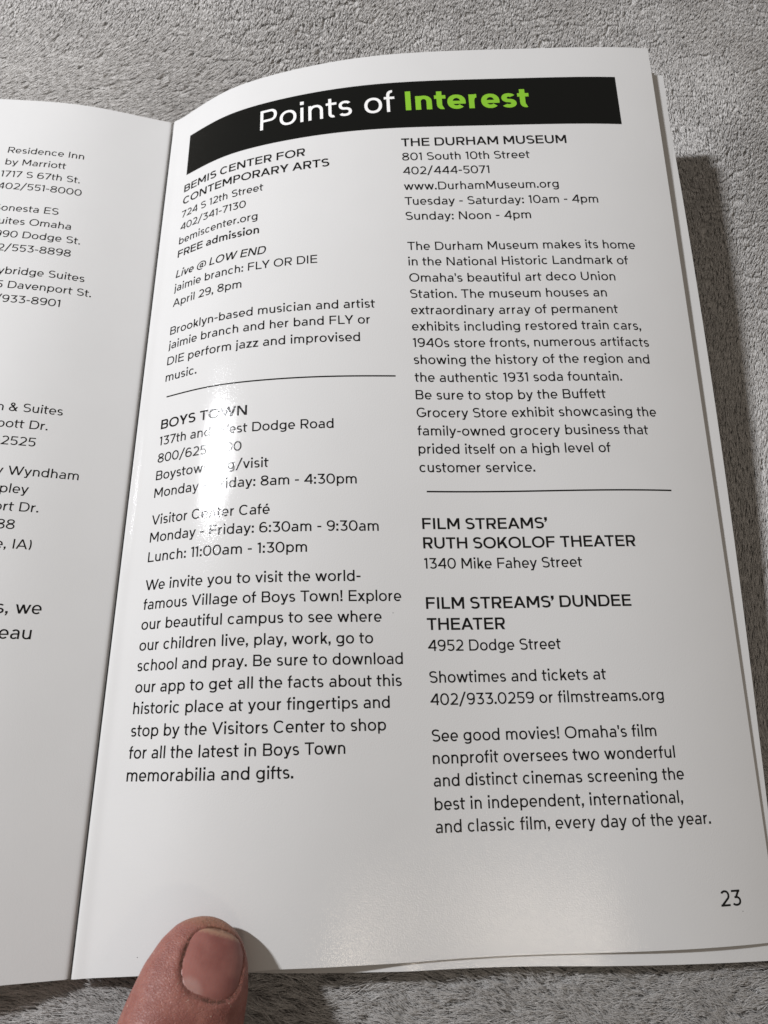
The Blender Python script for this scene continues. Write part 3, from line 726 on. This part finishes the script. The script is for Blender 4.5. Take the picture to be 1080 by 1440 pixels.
# ---------------------------------------------------------------- the blanket: a backing cloth and its lying pile
def pile_dir(x, y):
    """the way the nap lies, radians from +x"""
    a = -2.0+.5*(vnoise(x/70+1, y/70+7, 11)-.5)*2
    return a+.12*(vnoise(x/16+5, y/16+2, 12)-.5)*2
def crack(x, y):
    """0..1: thin wandering partings in the nap, more of them near the viewer"""
    near = ss(-150,-215,y)
    wx = x+2.6*(vnoise(x/8+2, y/8, 13)-.5)*2; wy = y+1.6*(vnoise(x/6+8, y/6+4, 14)-.5)*2
    n = vnoise(wx/6.0, wy/(2.4-.9*near), 15); m_ = vnoise(wx/3.4+31, wy/1.7+3, 16)
    l1 = np.exp(-((n-.5)/.055)**2)*ss(.46,.66,m_+.20*near+.26*(vnoise(x/30,y/30,19)-.5)*2)
    n2 = vnoise(wx/3.2+77, wy/1.3+9, 17)
    l2 = np.exp(-((n2-.5)/.06)**2)*ss(.5,.7,vnoise(wx/3+5, wy/2+60, 18)+.30*near)*(.12+.88*near)
    return np.maximum(l1, l2)
def blanket_material(name, base, dark, fibre=False):
    m = NT(name); b = m.b
    tc = m.n('ShaderNodeTexCoord')
    n1 = m.n('ShaderNodeTexNoise', i_Scale=3.0, i_Detail=3.0); m.l(tc.outputs['Object'], n1.inputs['Vector'])
    c = m.mix(m.ramp(n1.outputs[0], .3, .7), dark, base)
    if fibre:
        hi = m.n('ShaderNodeHairInfo')
        c = m.mix(m.math('MULTIPLY', hi.outputs['Random'], .35), c, tuple(min(1,v*1.12) for v in base))
    else:
        n2 = m.n('ShaderNodeTexNoise', i_Scale=55.0, i_Detail=5.0); mp = m.n('ShaderNodeMapping'); mp.inputs['Scale'].default_value = (.4,1.2,1)
        m.l(tc.outputs['Object'], mp.inputs[0]); m.l(mp.outputs[0], n2.inputs['Vector'])
        bp = m.n('ShaderNodeBump', i_Strength=.9, i_Distance=.02); m.l(n2.outputs[0], bp.inputs['Height']); m.l(bp.outputs[0], b.inputs['Normal'])
    m.l(c, b.inputs['Base Color']); b.inputs['Roughness'].default_value = .75
    b.inputs['Specular IOR Level'].default_value = .3
    if not fibre: b.inputs['Sheen Weight'].default_value = .3
    return m.m
def blanket():
    gx = np.concatenate([np.arange(-700,-150,25), np.arange(-150,300,2.5), np.arange(300,851,25)])
    gy = np.concatenate([np.arange(-900,-320,25), np.arange(-320,240,2.5), np.arange(240,851,25)])
    X, Y = np.meshgrid(gx, gy, indexing='ij'); Z = blanket_z(X, Y)
    nx, ny = X.shape; V_ = np.stack([X,Y,Z],-1).reshape(-1,3)*MM; idx = np.arange(nx*ny).reshape(nx,ny)
    F_ = np.stack([idx[:-1,:-1].ravel(), idx[1:,:-1].ravel(), idx[1:,1:].ravel(), idx[:-1,1:].ravel()],1)
    me = bpy.data.meshes.new('blanket'); me.from_pydata(V_.tolist(), [], F_.tolist()); me.polygons.foreach_set('use_smooth', np.ones(len(F_),bool)); me.update()
    me.materials.append(blanket_material('blanket_cloth', (0.30,0.294,0.282), (0.27,0.265,0.255)))  # backing coloured darker than the fibres, standing in for shade deep in the pile
    o = bpy.data.objects.new('blanket', me); COL.objects.link(o)
    tag(o, "soft light grey plush blanket spread under the open booklet", 'blanket', kind='structure')
    return o
blk = blanket()
def pile():
    # roots: where the camera, or one a step aside, sees the blanket
    def field(x0, x1, y0, y1, dens):
        n_ = int((x1-x0)*(y1-y0)*dens); return np.stack([rng.uniform(x0,x1,n_), rng.uniform(y0,y1,n_)],1)
    A = field(-110,250,-8,150,5.0); B = field(118,245,-250,-8,7.0); C_ = field(-60,165,-255,-200,10.0)
    core_n = len(A)+len(B)+len(C_)
    O_ = field(-420,560,-560,480,1.5); x, y = O_.T         # sparser, coarser fibres farther off
    out = ~(((x > -110) & (x < 250) & (y > -8) & (y < 150)) | ((x > 118) & (x < 245) & (y > -250) & (y < -8)) | ((x > -60) & (x < 165) & (y > -255) & (y < -200)))
    d_ = np.maximum(np.maximum(-x-250, x-390), np.maximum(y-310, -y-390))
    out &= rng.random(len(x)) > ss(0,170,d_)
    O_ = O_[out]
    Rt = np.concatenate([A,B,C_,O_]); outer = np.arange(len(Rt)) >= core_n; x, y = Rt.T
    inside = (y < -14) & (y > -209) & (x > -110) & (x < 128)
    inside |= (x < -45) & (y < -6) & (y > -209)
    Rt = Rt[~inside]; outer = outer[~inside]; x, y = Rt.T; n_ = len(Rt)
    far = ss(-40, 60, y); near = ss(-170,-205,y)
    K = 5; t = np.linspace(0,1,K)
    a = pile_dir(x,y)*(1-near)+(2.78+.35*(vnoise(x/9,y/5,33)-.5)*2)*near+rng.normal(0,1,n_)*(.07+.11*near); L_ = (2.6+.4*far+1.1*near)*rng.uniform(.9,1.06,n_); lean = np.radians(rng.normal(0,1,n_)*(2+2*near)+74-12*near)
    e = .2; cx = -(crack(x+e,y)-crack(x-e,y))/(2*e); cy = -(crack(x,y+e)-crack(x,y-e))/(2*e); c = crack(x,y)
    g = np.sqrt(cx**2+cy**2)+1e-6; k = np.minimum(g*.5,.55+.3*near)/g
    dx = np.cos(a)*np.sin(lean)*L_*(1-.55*c)+cx*k; dy = np.sin(a)*np.sin(lean)*L_*(1-.55*c)+cy*k
    dz = np.cos(lean)*L_*(1-.9*c)*(.95+(.07+.45*near)*vnoise(x/2.6,y/1.2,21))
    z0 = blanket_z(x,y)
    P = np.empty((n_,K,3))
    w1 = rng.normal(0,.06,(n_,2))
    for i, ti in enumerate(t):
        h = ti**1.35
        P[:,i,0] = x+dx*h+w1[:,0]*math.sin(ti*5); P[:,i,1] = y+dy*h+w1[:,1]*math.sin(ti*4+1); P[:,i,2] = z0+dz*(1.5*ti-.5*ti*ti)
    hc = bpy.data.hair_curves.new('blanket_pile'); hc.add_curves([K]*n_)
    hc.attributes['position'].data.foreach_set('vector', (P*MM).astype(np.float32).ravel())
    ra = hc.attributes.get('radius') or hc.attributes.new('radius','FLOAT','POINT')
    rad = np.linspace(1,.45,K)[None]*(np.where(outer,.24,.098+.05*far-.04*near))[:,None]
    ra.data.foreach_set('value', (rad*MM).astype(np.float32).ravel())
    hc.materials.append(blanket_material('blanket_fibre', (0.64,0.628,0.612), (0.585,0.573,0.56), True))
    o = bpy.data.objects.new('pile', hc); COL.objects.link(o); o.parent = blk; o['kind'] = 'stuff'
    return n_
pile()
